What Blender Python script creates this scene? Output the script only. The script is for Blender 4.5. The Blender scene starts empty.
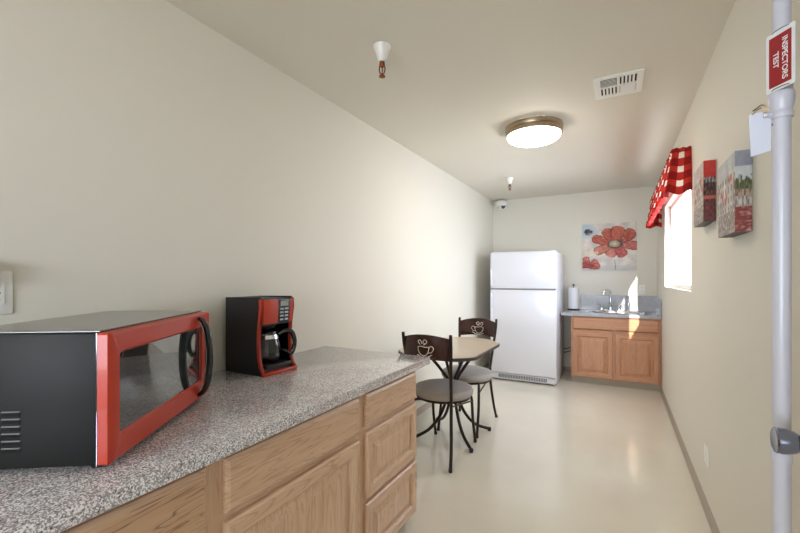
import bpy, bmesh, math, random
from mathutils import Vector, Matrix, noise
R = math.radians
PI = math.pi
random.seed(7)
scene = bpy.context.scene
COL = scene.collection

# ------------------------------------------------------------------ measures
XL, XR = -1.65, 0.429          # long walls
YB, YF = 5.93, -1.9            # far wall, wall behind the camera
CH = 2.44                      # ceiling height
EYE = 1.286

# ------------------------------------------------------------------ materials
def srgb(r, g, b):
    f = lambda v: ((v / 255) / 12.92) if v / 255 <= 0.04045 else (((v / 255) + 0.055) / 1.055) ** 2.4
    return (f(r), f(g), f(b), 1)

def new_mat(name):
    m = bpy.data.materials.new(name); m.use_nodes = True
    nt = m.node_tree
    return m, nt, nt.nodes['Principled BSDF']

def bump_noise(nt, b, scale, strength, dist=0.002, coord='Object', detail=3):
    tc = nt.nodes.new('ShaderNodeTexCoord'); n = nt.nodes.new('ShaderNodeTexNoise')
    n.inputs['Scale'].default_value = scale; n.inputs['Detail'].default_value = detail
    bp = nt.nodes.new('ShaderNodeBump'); bp.inputs['Strength'].default_value = strength
    bp.inputs['Distance'].default_value = dist
    nt.links.new(tc.outputs[coord], n.inputs['Vector'])
    nt.links.new(n.outputs['Fac'], bp.inputs['Height'])
    nt.links.new(bp.outputs['Normal'], b.inputs['Normal'])
    return tc, n

def plain(name, col, rough=0.5, metal=0.0, coat=0.0, bump=None, spec=0.5, vary=0.0):
    m, nt, b = new_mat(name)
    b.inputs['Base Color'].default_value = col
    b.inputs['Roughness'].default_value = rough
    b.inputs['Metallic'].default_value = metal
    b.inputs['Coat Weight'].default_value = coat
    b.inputs['Specular IOR Level'].default_value = spec
    if bump:
        bump_noise(nt, b, bump[0], bump[1])
    if vary:
        tc = nt.nodes.new('ShaderNodeTexCoord'); n = nt.nodes.new('ShaderNodeTexNoise')
        n.inputs['Scale'].default_value = 6; n.inputs['Detail'].default_value = 4
        mx = nt.nodes.new('ShaderNodeMixRGB'); mx.blend_type = 'MULTIPLY'
        mr = nt.nodes.new('ShaderNodeMapRange')
        mr.inputs['To Min'].default_value = 1 - vary; mr.inputs['To Max'].default_value = 1
        nt.links.new(tc.outputs['Object'], n.inputs['Vector'])
        nt.links.new(n.outputs['Fac'], mr.inputs['Value'])
        mx.inputs[0].default_value = 1
        mx.inputs[1].default_value = col
        nt.links.new(mr.outputs[0], mx.inputs[2])
        nt.links.new(mx.outputs[0], b.inputs['Base Color'])
    return m

def wood(name, axis, c_dark, c_mid, c_light, streak=0.35, rough=0.38, seed=0.0):
    m, nt, b = new_mat(name)
    N = nt.nodes.new; L = nt.links.new
    tc = N('ShaderNodeTexCoord'); mp = N('ShaderNodeMapping')
    sc = [22, 22, 22]; sc[axis] = 1.3
    mp.inputs['Scale'].default_value = sc
    mp.inputs['Location'].default_value = (seed, seed * .7, seed * 1.3)
    L(tc.outputs['Object'], mp.inputs['Vector'])
    n1 = N('ShaderNodeTexNoise'); n1.inputs['Scale'].default_value = 1.0
    n1.inputs['Detail'].default_value = 8; n1.inputs['Roughness'].default_value = 0.62
    n1.inputs['Distortion'].default_value = 0.6
    L(mp.outputs[0], n1.inputs['Vector'])
    cr = N('ShaderNodeValToRGB'); cr.color_ramp.elements[0].position = 0.3; cr.color_ramp.elements[1].position = 0.72
    cr.color_ramp.elements[0].color = c_mid; cr.color_ramp.elements[1].color = c_light
    L(n1.outputs['Fac'], cr.inputs['Fac'])
    # broad cathedral figure and a few dark mineral streaks
    mp2 = N('ShaderNodeMapping'); s2 = [9, 9, 9]; s2[axis] = 0.9
    mp2.inputs['Scale'].default_value = s2; mp2.inputs['Location'].default_value = (seed * 2, 3, seed)
    L(tc.outputs['Object'], mp2.inputs['Vector'])
    n2 = N('ShaderNodeTexNoise'); n2.inputs['Scale'].default_value = 1.0; n2.inputs['Detail'].default_value = 3
    n2.inputs['Distortion'].default_value = 2.0
    L(mp2.outputs[0], n2.inputs['Vector'])
    mu = N('ShaderNodeMath'); mu.operation = 'MULTIPLY'; mu.inputs[1].default_value = 9
    fr = N('ShaderNodeMath'); fr.operation = 'PINGPONG'; fr.inputs[1].default_value = 0.5
    L(n2.outputs['Fac'], mu.inputs[0]); L(mu.outputs[0], fr.inputs[0])
    cr2 = N('ShaderNodeValToRGB'); cr2.color_ramp.elements[0].position = 0.0; cr2.color_ramp.elements[1].position = 0.16
    cr2.color_ramp.elements[0].color = (1, 1, 1, 1); cr2.color_ramp.elements[1].color = (0, 0, 0, 1)
    L(fr.outputs[0], cr2.inputs['Fac'])
    mp3 = N('ShaderNodeMapping'); s3 = [260, 260, 260]; s3[axis] = 7
    mp3.inputs['Scale'].default_value = s3
    L(tc.outputs['Object'], mp3.inputs['Vector'])
    n3 = N('ShaderNodeTexNoise'); n3.inputs['Scale'].default_value = 1.0; n3.inputs['Detail'].default_value = 2
    L(mp3.outputs[0], n3.inputs['Vector'])
    cr3 = N('ShaderNodeValToRGB'); cr3.color_ramp.elements[0].position = 0.56; cr3.color_ramp.elements[1].position = 0.72
    cr3.color_ramp.elements[0].color = (0, 0, 0, 1); cr3.color_ramp.elements[1].color = (1, 1, 1, 1)
    L(n3.outputs['Fac'], cr3.inputs['Fac'])
    f1 = N('ShaderNodeMath'); f1.operation = 'MULTIPLY'; f1.inputs[1].default_value = streak
    L(cr2.outputs[0], f1.inputs[0])
    f3 = N('ShaderNodeMath'); f3.operation = 'MULTIPLY'; f3.inputs[1].default_value = 0.4
    L(cr3.outputs[0], f3.inputs[0])
    mx = N('ShaderNodeMixRGB'); mx.inputs[2].default_value = c_dark
    L(f1.outputs[0], mx.inputs[0]); L(cr.outputs[0], mx.inputs[1])
    mx2 = N('ShaderNodeMixRGB'); mx2.inputs[2].default_value = c_dark
    L(f3.outputs[0], mx2.inputs[0]); L(mx.outputs[0], mx2.inputs[1])
    L(mx2.outputs[0], b.inputs['Base Color'])
    b.inputs['Roughness'].default_value = rough
    b.inputs['Coat Weight'].default_value = 0.25; b.inputs['Coat Roughness'].default_value = 0.25
    bp = N('ShaderNodeBump'); bp.inputs['Strength'].default_value = 0.12; bp.inputs['Distance'].default_value = 0.001
    L(n3.outputs['Fac'], bp.inputs['Height']); L(bp.outputs[0], b.inputs['Normal'])
    return m

def granite(name, base, light, dark, tint, scale=150, rough=0.22):
    m, nt, b = new_mat(name)
    N = nt.nodes.new; L = nt.links.new
    tc = N('ShaderNodeTexCoord')
    v = N('ShaderNodeTexVoronoi'); v.inputs['Scale'].default_value = scale
    L(tc.outputs['Object'], v.inputs['Vector'])
    sep = N('ShaderNodeSeparateColor'); L(v.outputs['Color'], sep.inputs[0])
    n = N('ShaderNodeTexNoise'); n.inputs['Scale'].default_value = scale * 0.55; n.inputs['Detail'].default_value = 5
    n.inputs['Roughness'].default_value = .7
    L(tc.outputs['Object'], n.inputs['Vector'])
    ad = N('ShaderNodeMath'); ad.operation = 'ADD'
    mh = N('ShaderNodeMath'); mh.operation = 'MULTIPLY'; mh.inputs[1].default_value = 0.45
    L(sep.outputs[0], mh.inputs[0]); L(mh.outputs[0], ad.inputs[0]); L(n.outputs['Fac'], ad.inputs[1])
    cr = N('ShaderNodeValToRGB'); e = cr.color_ramp.elements
    e[0].position = 0.42; e[0].color = dark; e[1].position = 0.98; e[1].color = light
    k = e.new(0.56); k.color = base
    k = e.new(0.74); k.color = base
    k = e.new(0.82); k.color = light
    L(ad.outputs[0], cr.inputs['Fac'])
    n2 = N('ShaderNodeTexNoise'); n2.inputs['Scale'].default_value = 9; n2.inputs['Detail'].default_value = 4
    L(tc.outputs['Object'], n2.inputs['Vector'])
    c2 = N('ShaderNodeValToRGB'); c2.color_ramp.elements[0].position = .48; c2.color_ramp.elements[1].position = .7
    c2.color_ramp.elements[0].color = (0, 0, 0, 1); c2.color_ramp.elements[1].color = (.45, .45, .45, 1)
    L(n2.outputs['Fac'], c2.inputs['Fac'])
    mx = N('ShaderNodeMixRGB'); mx.blend_type = 'MULTIPLY'; mx.inputs[2].default_value = tint
    L(c2.outputs[0], mx.inputs[0]); L(cr.outputs[0], mx.inputs[1])
    L(mx.outputs[0], b.inputs['Base Color'])
    b.inputs['Roughness'].default_value = rough; b.inputs['Coat Weight'].default_value = .4; b.inputs['Coat Roughness'].default_value = .08
    bp = N('ShaderNodeBump'); bp.inputs['Strength'].default_value = 0.05; bp.inputs['Distance'].default_value = 0.0006
    L(n.outputs['Fac'], bp.inputs['Height']); L(bp.outputs[0], b.inputs['Normal'])
    return m

def emit_mat(name, col, strength):
    m, nt, b = new_mat(name)
    b.inputs['Base Color'].default_value = (.8, .8, .8, 1)
    b.inputs['Emission Color'].default_value = col
    b.inputs['Emission Strength'].default_value = strength
    return m

def glass_mat(name, col=(1, 1, 1, 1), rough=0.0, ior=1.45):
    m, nt, b = new_mat(name)
    b.inputs['Base Color'].default_value = col
    b.inputs['Roughness'].default_value = rough
    b.inputs['Transmission Weight'].default_value = 1
    b.inputs['IOR'].default_value = ior
    return m

def vcol_mat(name, rough=0.6):
    m, nt, b = new_mat(name)
    a = nt.nodes.new('ShaderNodeVertexColor'); a.layer_name = 'art'
    nt.links.new(a.outputs['Color'], b.inputs['Base Color'])
    b.inputs['Roughness'].default_value = rough
    n = nt.nodes.new('ShaderNodeTexNoise'); n.inputs['Scale'].default_value = 700
    tc = nt.nodes.new('ShaderNodeTexCoord'); bp = nt.nodes.new('ShaderNodeBump')
    bp.inputs['Strength'].default_value = .15; bp.inputs['Distance'].default_value = .0006
    nt.links.new(tc.outputs['Object'], n.inputs['Vector'])
    nt.links.new(n.outputs['Fac'], bp.inputs['Height']); nt.links.new(bp.outputs[0], b.inputs['Normal'])
    return m

def cloth_check(name):
    """red and white check, woven, lets some daylight through"""
    m, nt, b = new_mat(name)
    N = nt.nodes.new; L = nt.links.new
    uv = N('ShaderNodeUVMap'); sp = N('ShaderNodeSeparateXYZ'); L(uv.outputs[0], sp.inputs[0])
    outs = []
    for i, off in ((0, 0.042), (1, 0.062)):
        a = N('ShaderNodeMath'); a.operation = 'ADD'; a.inputs[1].default_value = off
        d = N('ShaderNodeMath'); d.operation = 'DIVIDE'; d.inputs[1].default_value = 0.092
        f = N('ShaderNodeMath'); f.operation = 'FRACT'
        g = N('ShaderNodeMath'); g.operation = 'GREATER_THAN'; g.inputs[1].default_value = 0.42
        L(sp.outputs[i], a.inputs[0]); L(a.outputs[0], d.inputs[0]); L(d.outputs[0], f.inputs[0]); L(f.outputs[0], g.inputs[0])
        outs.append(g.outputs[0])
    s = N('ShaderNodeMath'); s.operation = 'ADD'; L(outs[0], s.inputs[0]); L(outs[1], s.inputs[1])
    h = N('ShaderNodeMath'); h.operation = 'DIVIDE'; h.inputs[1].default_value = 2; L(s.outputs[0], h.inputs[0])
    cr = N('ShaderNodeValToRGB'); cr.color_ramp.interpolation = 'CONSTANT'; e = cr.color_ramp.elements
    e[0].position = 0; e[0].color = srgb(244, 236, 226)
    e[1].position = .25; e[1].color = srgb(204, 54, 40)
    k = e.new(.75); k.color = srgb(160, 24, 22)
    L(h.outputs[0], cr.inputs['Fac'])
    L(cr.outputs[0], b.inputs['Base Color']); b.inputs['Roughness'].default_value = .85
    tr = N('ShaderNodeBsdfTranslucent'); L(cr.outputs[0], tr.inputs['Color'])
    mx = N('ShaderNodeMixShader'); mx.inputs[0].default_value = .4
    out = nt.nodes['Material Output']
    L(b.outputs[0], mx.inputs[1]); L(tr.outputs[0], mx.inputs[2]); L(mx.outputs[0], out.inputs['Surface'])
    return m

M = {}
M['wall'] = plain('wall_paint', srgb(223, 219, 208), .55, bump=(140, .12), spec=.35)
M['ceiling'] = plain('ceiling_paint', srgb(220, 215, 203), .6, bump=(90, .15), spec=.3)
M['base'] = plain('cove_base_vinyl', srgb(172, 160, 146), .4)
# floor: sealed cream sheet vinyl
m, nt, b = new_mat('cream_sheet_vinyl')
n = nt.nodes.new('ShaderNodeTexNoise'); n.inputs['Scale'].default_value = 1.6; n.inputs['Detail'].default_value = 5
tc = nt.nodes.new('ShaderNodeTexCoord'); nt.links.new(tc.outputs['Object'], n.inputs['Vector'])
cr = nt.nodes.new('ShaderNodeValToRGB')
cr.color_ramp.elements[0].color = srgb(227, 222, 209); cr.color_ramp.elements[1].color = srgb(233, 229, 217)
cr.color_ramp.elements[0].position = .35; cr.color_ramp.elements[1].position = .65
nt.links.new(n.outputs['Fac'], cr.inputs['Fac']); nt.links.new(cr.outputs[0], b.inputs['Base Color'])
b.inputs['Roughness'].default_value = .18; b.inputs['Specular IOR Level'].default_value = .5
b.inputs['Coat Weight'].default_value = .35; b.inputs['Coat Roughness'].default_value = .12
M['floor'] = m

OD, OM, OL = srgb(138, 100, 74), srgb(202, 166, 136), srgb(224, 192, 164)
M['oak_x'] = wood('pale_oak_along_x', 0, OD, OM, OL, .34, seed=1)
M['oak_z'] = wood('pale_oak_along_z', 2, OD, OM, OL, .32, seed=5)
M['oak_r'] = wood('rustic_oak_along_x', 0, srgb(96, 66, 48), srgb(184, 144, 112), srgb(216, 180, 148), .8, seed=9)
SD, SM, SL = srgb(120, 76, 50), srgb(178, 124, 90), srgb(200, 150, 114)
M['honey_x'] = wood('honey_oak_along_x', 0, SD, SM, SL, .3, seed=2)
M['honey_z'] = wood('honey_oak_along_z', 2, SD, SM, SL, .35, seed=4)
M['granite'] = granite('grey_pink_granite_laminate', srgb(164, 161, 166), srgb(242, 241, 244), srgb(78, 76, 84), srgb(220, 196, 200), 330, .14)
M['granite_blue'] = granite('blue_grey_laminate', srgb(160, 162, 168), srgb(180, 182, 187), srgb(138, 140, 147), srgb(225, 222, 220), 200, .2)
M['toe'] = plain('toe_kick_board', srgb(176, 166, 148), .6)
M['dark_gap'] = plain('cabinet_inside', srgb(60, 42, 30), .8)
M['black'] = plain('black_enamel', srgb(22, 22, 21), .5, bump=(500, .03), spec=.25)
M['black_gloss'] = plain('black_gloss_plastic', srgb(14, 14, 17), .08, coat=.5)
M['black_matte'] = plain('black_plastic', srgb(20, 20, 22), .45)
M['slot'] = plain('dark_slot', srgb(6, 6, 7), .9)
M['red'] = plain('red_enamel', srgb(188, 52, 26), .38, coat=.2)
M['red_dark'] = plain('dark_red_plastic', srgb(96, 16, 20), .2, coat=.5)
M['mw_top'] = plain('grey_enamel_sheet', srgb(132, 130, 128), .2, metal=.6)
M['chrome'] = plain('chrome', (.8, .83, .85, 1), .06, metal=1)
M['nickel'] = plain('satin_nickel', srgb(132, 136, 154), .12, metal=1)
M['steel'] = plain('stainless_steel', srgb(208, 210, 212), .2, metal=1)
M['bronze'] = plain('brushed_bronze', srgb(170, 152, 130), .32, metal=1)
M['copper'] = plain('aged_brass', srgb(132, 74, 44), .35, metal=1)
M['white'] = plain('white_plastic', srgb(236, 236, 232), .35)
M['fridge'] = plain('white_fridge_enamel', srgb(222, 223, 232), .28, coat=.3, bump=(420, .06))
M['grey_plastic'] = plain('grey_plastic', srgb(120, 122, 122), .5)
M['paper'] = plain('white_paper', srgb(240, 241, 246), .85)
M['blue_paper'] = plain('bluish_card', srgb(214, 218, 234), .8)
M['pvc'] = plain('painted_pipe', srgb(206, 207, 218), .32, coat=.15, vary=.05)
M['fabric'] = plain('grey_seat_fabric', srgb(190, 182, 176), .8, bump=(600, .3), vary=.22)
M['chair_metal'] = plain('dark_brown_metal', srgb(46, 33, 30), .35, metal=.4)
M['chair_plate'] = plain('brown_maroon_plate', srgb(62, 34, 30), .24, metal=.45, coat=.4)
M['cut'] = plain('pale_cup_outline', srgb(240, 236, 230), .5)
M['table_top'] = plain('tan_laminate', srgb(196, 180, 160), .3, vary=.12)
M['table_edge'] = plain('dark_table_edging', srgb(66, 60, 58), .4)
M['sign_red'] = plain('sign_red', srgb(158, 26, 36), .3, coat=.4)
M['sign_white'] = plain('sign_white', srgb(232, 234, 236), .35)
M['brass'] = plain('brass', srgb(150, 120, 80), .3, metal=1)
M['mw_glass'] = plain('dark_oven_glass', srgb(46, 52, 54), .03, coat=1, spec=1.0)
M['lcd'] = plain('lcd_grey', srgb(150, 160, 150), .3)
M['button'] = plain('silver_button', srgb(168, 174, 182), .3, metal=.6)
M['panel'] = plain('control_panel_dark', srgb(28, 36, 48), .15, coat=.5)
M['lamp_glass'] = emit_mat('frosted_lamp_glass', (1, .9, .76, 1), 11.0)
M['glass'] = glass_mat('clear_glass')
M['coffee_glass'] = glass_mat('carafe_glass', (.9, .92, .94, 1))
M['check'] = cloth_check('red_white_check_cloth')
M['art'] = vcol_mat('painted_canvas')
M['cord'] = plain('black_rubber', srgb(22, 20, 20), .5)
M['lens'] = plain('dark_blue_lens', srgb(28, 30, 70), .1, coat=1)
# window pane: bright daylight outside, thin clear pane without heavy refraction
m = bpy.data.materials.new('window_pane'); m.use_nodes = True
nt = m.node_tree; nt.nodes.clear()
o = nt.nodes.new('ShaderNodeOutputMaterial'); t = nt.nodes.new('ShaderNodeBsdfTransparent'); g = nt.nodes.new('ShaderNodeBsdfGlossy')
g.inputs['Roughness'].default_value = 0; fz = nt.nodes.new('ShaderNodeFresnel'); mx = nt.nodes.new('ShaderNodeMixShader')
mm = nt.nodes.new('ShaderNodeMath'); mm.operation = 'MULTIPLY'; mm.inputs[1].default_value = .5
nt.links.new(fz.outputs[0], mm.inputs[0]); nt.links.new(mm.outputs[0], mx.inputs[0]); nt.links.new(t.outputs[0], mx.inputs[1])
nt.links.new(g.outputs[0], mx.inputs[2]); nt.links.new(mx.outputs[0], o.inputs[0])
M['pane'] = m

# ------------------------------------------------------------------ mesh kit
class MB:
    def __init__(self):
        self.bm = bmesh.new(); self.mats = []
        self.uv = None
    def mi(self, mat):
        if mat not in self.mats: self.mats.append(mat)
        return self.mats.index(mat)
    def _merge(self, tmp, mat, smooth=False, mtx=None):
        if mtx is not None: tmp.transform(mtx)
        i = self.mi(mat)
        vm = {}
        for v in tmp.verts: vm[v] = self.bm.verts.new(v.co)
        for f in tmp.faces:
            try: nf = self.bm.faces.new([vm[v] for v in f.verts])
            except ValueError: continue
            nf.material_index = i; nf.smooth = smooth
        tmp.free()
    def box(self, x0, x1, y0, y1, z0, z1, mat, bev=0.0, seg=2, mtx=None):
        t = bmesh.new()
        vs = [t.verts.new((x, y, z)) for x in (x0, x1) for y in (y0, y1) for z in (z0, z1)]
        for q in ((0, 1, 3, 2), (4, 6, 7, 5), (0, 4, 5, 1), (2, 3, 7, 6), (0, 2, 6, 4), (1, 5, 7, 3)):
            t.faces.new([vs[i] for i in q])
        bmesh.ops.recalc_face_normals(t, faces=t.faces)
        if bev > 0:
            bmesh.ops.bevel(t, geom=list(t.edges), offset=bev, segments=seg, affect='EDGES', profile=.5)
        self._merge(t, mat, bev > 0 and seg > 1, mtx)
    def prism(self, pts, h0, h1, mat, axis='z', bev=0.0, smooth=False, mtx=None):
        """polygon pts (a,b) extruded along axis from h0 to h1; axis x: pts are (y,z), y: (x,z), z: (x,y)"""
        t = bmesh.new()
        def P(a, b, h): return {'x': (h, a, b), 'y': (a, h, b), 'z': (a, b, h)}[axis]
        lo = [t.verts.new(P(a, b, h0)) for a, b in pts]; hi = [t.verts.new(P(a, b, h1)) for a, b in pts]
        n = len(pts)
        fl = [t.faces.new(lo), t.faces.new(hi)]
        for i in range(n): t.faces.new((lo[i], lo[(i + 1) % n], hi[(i + 1) % n], hi[i]))
        bmesh.ops.recalc_face_normals(t, faces=t.faces)
        if bev > 0:
            es = [e for f in fl for e in f.edges]
            bmesh.ops.bevel(t, geom=es, offset=bev, segments=2, affect='EDGES', profile=.5)
        self._merge(t, mat, smooth, mtx)
    def tube(self, pts, r, mat, sides=10, smooth_n=6, closed=False, flat=None, cap=True):
        """swept round bar through pts (Catmull-Rom smoothed); r a number or a list"""
        P = [Vector(p) for p in pts]
        if smooth_n > 1 and len(P) > 2:
            Q = []; n = len(P)
            rng = range(n) if closed else range(n - 1)
            for i in rng:
                p0 = P[(i - 1) % n] if closed or i > 0 else P[0] * 2 - P[1]
                p1 = P[i]; p2 = P[(i + 1) % n]
                p3 = P[(i + 2) % n] if closed or i + 2 < n else P[-1] * 2 - P[-2]
                for k in range(smooth_n):
                    s = k / smooth_n
                    Q.append(0.5 * ((2 * p1) + (p2 - p0) * s + (2 * p0 - 5 * p1 + 4 * p2 - p3) * s * s + (3 * p1 - p0 - 3 * p2 + p3) * s ** 3))
            if not closed: Q.append(P[-1])
        else: Q = P
        m = len(Q); t = bmesh.new(); rings = []
        rr = (lambda f: r) if not isinstance(r, (list, tuple)) else (lambda f: r[min(int(f * (len(r) - 1)), len(r) - 2)] + (r[min(int(f * (len(r) - 1)), len(r) - 2) + 1] - r[min(int(f * (len(r) - 1)), len(r) - 2)]) * (f * (len(r) - 1) - min(int(f * (len(r) - 1)), len(r) - 2)))
        up = None
        for i in range(m):
            a = Q[(i - 1) % m] if closed or i > 0 else Q[0]; c = Q[(i + 1) % m] if closed or i < m - 1 else Q[-1]
            d = (c - a).normalized()
            if up is None:
                up = Vector((0, 0, 1)) if abs(d.z) < .9 else Vector((1, 0, 0))
            s = d.cross(up).normalized(); up = s.cross(d).normalized()
            k = rr(i / max(1, m - 1)); fx = flat or 1
            rings.append([t.verts.new(Q[i] + (s * math.cos(2 * PI * j / sides) * k + up * math.sin(2 * PI * j / sides) * k * fx)) for j in range(sides)])
        for i in range(m if closed else m - 1):
            A = rings[i]; B = rings[(i + 1) % m]
            for j in range(sides): t.faces.new((A[j], A[(j + 1) % sides], B[(j + 1) % sides], B[j]))
        if not closed and cap:
            t.faces.new(rings[0]); t.faces.new(rings[-1])
        bmesh.ops.recalc_face_normals(t, faces=t.faces)
        self._merge(t, mat, True)
    def lathe(self, prof, mat, n=32, sx=1, sy=1, mtx=None, close=False, smooth=True):
        """profile [(r,z)...] spun about z"""
        t = bmesh.new(); rings = []
        for r, z in prof:
            if r < 1e-6: rings.append([t.verts.new((0, 0, z))])
            else: rings.append([t.verts.new((r * sx * math.cos(2 * PI * j / n), r * sy * math.sin(2 * PI * j / n), z)) for j in range(n)])
        for A, B in zip(rings[:-1], rings[1:]):
            if len(A) == 1 and len(B) == 1: continue
            for j in range(n):
                k = (j + 1) % n
                if len(A) == 1: t.faces.new((A[0], B[j], B[k]))
                elif len(B) == 1: t.faces.new((A[j], A[k], B[0]))
                else: t.faces.new((A[j], A[k], B[k], B[j]))
        bmesh.ops.recalc_face_normals(t, faces=t.faces)
        self._merge(t, mat, smooth, mtx)
    def rect_loft(self, x0, x1, z0, z1, rings, m_h, m_v, m_c=None, split=99):
        """front panel facing -y: rings [(inset, y)...] then a cap; top/bottom strips get grain m_h, side strips m_v"""
        bm = self.bm; prev = None
        for k, (ins, y) in enumerate(rings):
            cur = [bm.verts.new(c) for c in ((x0 + ins, y, z0 + ins), (x1 - ins, y, z0 + ins), (x1 - ins, y, z1 - ins), (x0 + ins, y, z1 - ins))]
            if prev:
                for j in range(4):
                    f = bm.faces.new((prev[j], prev[(j + 1) % 4], cur[(j + 1) % 4], cur[j]))
                    mm = m_h if j in (0, 2) else m_v
                    if k > split: mm = m_c or m_v
                    f.material_index = self.mi(mm)
            prev = cur
        f = bm.faces.new(prev); f.material_index = self.mi(m_c or m_v)
    def build(self, name, parent=None, loc=(0, 0, 0), rz=0, sharp=None):
        me = bpy.data.meshes.new(name)
        self.bm.normal_update()
        self.bm.to_mesh(me); self.bm.free()
        for m_ in self.mats: me.materials.append(m_)
        if any(p.use_smooth for p in me.polygons):
            try: me.set_sharp_from_angle(angle=R(38))
            except Exception: pass
        o = bpy.data.objects.new(name, me); COL.objects.link(o)
        o.location = loc; o.rotation_euler = (0, 0, rz)
        if parent is not None: o.parent = parent
        return o

def empty(name, label, cat, loc, rz=0, group=None):
    o = bpy.data.objects.new(name, None); COL.objects.link(o)
    o.empty_display_size = .1
    o.location = loc; o.rotation_euler = (0, 0, rz)
    o['label'] = label; o['category'] = cat
    if group: o['group'] = group
    return o
def tag(o, label, cat, group=None):
    o['label'] = label; o['category'] = cat
    if group: o['group'] = group
    return o
def struct(o): o['kind'] = 'structure'; return o
def copy_tree(o, parent=None):
    c = o.copy(); COL.objects.link(c); c.parent = parent
    for ch in [x for x in bpy.data.objects if x.parent == o]: copy_tree(ch, c)
    return c

# ------------------------------------------------------------------ the room
def slab(name, x0, x1, y0, y1, z0, z1, mat, kind=True):
    b_ = MB(); b_.box(x0, x1, y0, y1, z0, z1, mat); o = b_.build(name)
    return struct(o)
T = .14
slab('floor', XL - T, XR + T, YF - T, YB + T, -.1, 0, M['floor'])
slab('ceiling', XL - T, XR + T, YF - T, YB + T, CH, CH + .1, M['ceiling'])
slab('wall_left', XL - T, XL, YF - T, YB + T, 0, CH, M['wall'])
slab('wall_back', XL, XR, YB, YB + T, 0, CH, M['wall'])
b_ = MB()          # unseen wall behind the camera, with an opening added for fill daylight
FX0, FX1, FZ0, FZ1 = -1.45, .2, .75, 2.15
for (x0, x1, z0, z1) in ((XL, FX0, 0, CH), (FX1, XR, 0, CH), (FX0, FX1, 0, FZ0), (FX0, FX1, FZ1, CH)): b_.box(x0, x1, YF - T, YF, z0, z1, M['wall'])
struct(b_.build('wall_front'))
w2 = struct(bpy.data.objects.new('fill_window', None)); COL.objects.link(w2); w2.location = ((FX0 + FX1) / 2, YF - .09, FZ0)  # added window, out of view, that brightens the room from behind
b_ = MB(); a_ = (FX1 - FX0) / 2; c_ = FZ1 - FZ0
for (x0, x1, z0, z1) in ((-a_, a_, 0, .04), (-a_, a_, c_ - .04, c_), (-a_, -a_ + .04, .04, c_ - .04), (a_ - .04, a_, .04, c_ - .04), (-.02, .02, .04, c_ - .04)):
    b_.box(x0, x1, 0, .045, z0, z1, M['white'], .003, 1)
b_.build('window_frame', w2)
b_ = MB(); b_.box(-a_ + .04, a_ - .04, .02, .025, .04, c_ - .04, M['pane']); b_.build('pane', w2)
WY0, WY1, WZ0, WZ1 = 3.28, 4.97, 1.195, 2.02      # window opening in the right wall
DY0, DY1, DZ = -.62, .31, 2.05                      # doorway in the right wall
b_ = MB()
w = M['wall']
for (y0, y1, z0, z1) in ((YF - T, DY0, 0, CH), (DY0, DY1, DZ, CH), (DY1, WY0, 0, CH), (WY0, WY1, 0, WZ0), (WY0, WY1, WZ1, CH), (WY1, YB + T, 0, CH)):
    b_.box(XR, XR + T, y0, y1, z0, z1, w)
struct(b_.build('wall_right'))
def base(name, x0, x1, y0, y1, nx, ny):
    """cove base: thin strip with a toe that curves out on the floor"""
    b_ = MB()
    pr = [(0, 0), (.014, 0), (.006, .009), (.003, .02), (.003, .062), (.001, .064), (0, .064)]
    if nx: b_.prism([((x0 + nx * a), z) for a, z in pr], y0, y1, M['base'], axis='y')
    else: b_.prism([((y0 + ny * a), z) for a, z in pr], x0, x1, M['base'], axis='x')
    return struct(b_.build(name))
base('baseboard_right', XR, XR, DY1 + .035, YB, -1, 0)
base('baseboard_left', XL, XL, 1.95, YB, 1, 0)
base('baseboard_back', XL, XR, YB, YB, 0, -1)

slab('sun_block_roof', XL - 1.5, XR + 2.6, YF - T - 4.6, YF - T - .001, 2.5, 2.6, M['ceiling'])  # unseen slab added to keep direct sun out of the fill opening
slab('added_porch_floor', XL - 1.5, XR + 2.6, YF - T - 4.6, YF - T - .001, -.1, 0, M['base'])  # unseen ground slab that goes with the added roof
# window
wr = struct(bpy.data.objects.new('window_1', None)); COL.objects.link(wr); wr.location = (XR + .05, (WY0 + WY1) / 2, WZ0)
hw = (WY1 - WY0) / 2; hh = WZ1 - WZ0
b_ = MB()
for (y0, y1, z0, z1) in ((-hw, hw, 0, .035), (-hw, hw, hh - .035, hh), (-hw, -hw + .035, .035, hh - .035), (hw - .035, hw, .035, hh - .035), (-.02, .02, .035, hh - .035)):
    b_.box(0, .045, y0, y1, z0, z1, M['white'], .003, 1)
b_.build('window_frame', wr)
b_ = MB(); b_.box(.02, .025, -hw + .035, hw - .035, .035, hh - .035, M['pane']); b_.build('pane', wr)

# door swung open flat against the right wall: only its knob comes into view
b_ = MB()
for (x0, x1, y0, y1, z0, z1) in ((XR + T, XR + .9, DY0 - .08, DY0, 0, CH), (XR + T, XR + .9, DY1, DY1 + .08, 0, CH), (XR + .9, XR + .98, DY0 - .08, DY1 + .08, 0, CH)): b_.box(x0, x1, y0, y1, z0, z1, M['wall'])
b_.box(XR + T, XR + .9, DY0, DY1, -.1, 0, M['floor']); b_.box(XR + T, XR + .9, DY0, DY1, CH, CH + .1, M['ceiling'])
struct(b_.build('wall_closet'))
dr = struct(bpy.data.objects.new('door_1', None)); COL.objects.link(dr); dr.location = (XR, DY1, 0)
b_ = MB()
L_ = DY1 - DY0
for (y0, y1, z0, z1) in ((-.02, 0, 0, DZ), (-L_, -L_ + .02, 0, DZ), (-L_, 0, DZ - .02, DZ)): b_.box(.0, T, y0, y1, z0, z1, M['white'])
for (y0, y1, z0, z1) in ((-.018, .03, 0, DZ + .04), (-L_ - .03, -L_ + .018, 0, DZ + .04), (-L_ + .018, -.018, DZ - .018, DZ + .04)): b_.box(-.012, -.0005, y0, y1, z0, z1, M['white'], .003)
b_.build('door_frame', dr)
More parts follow.
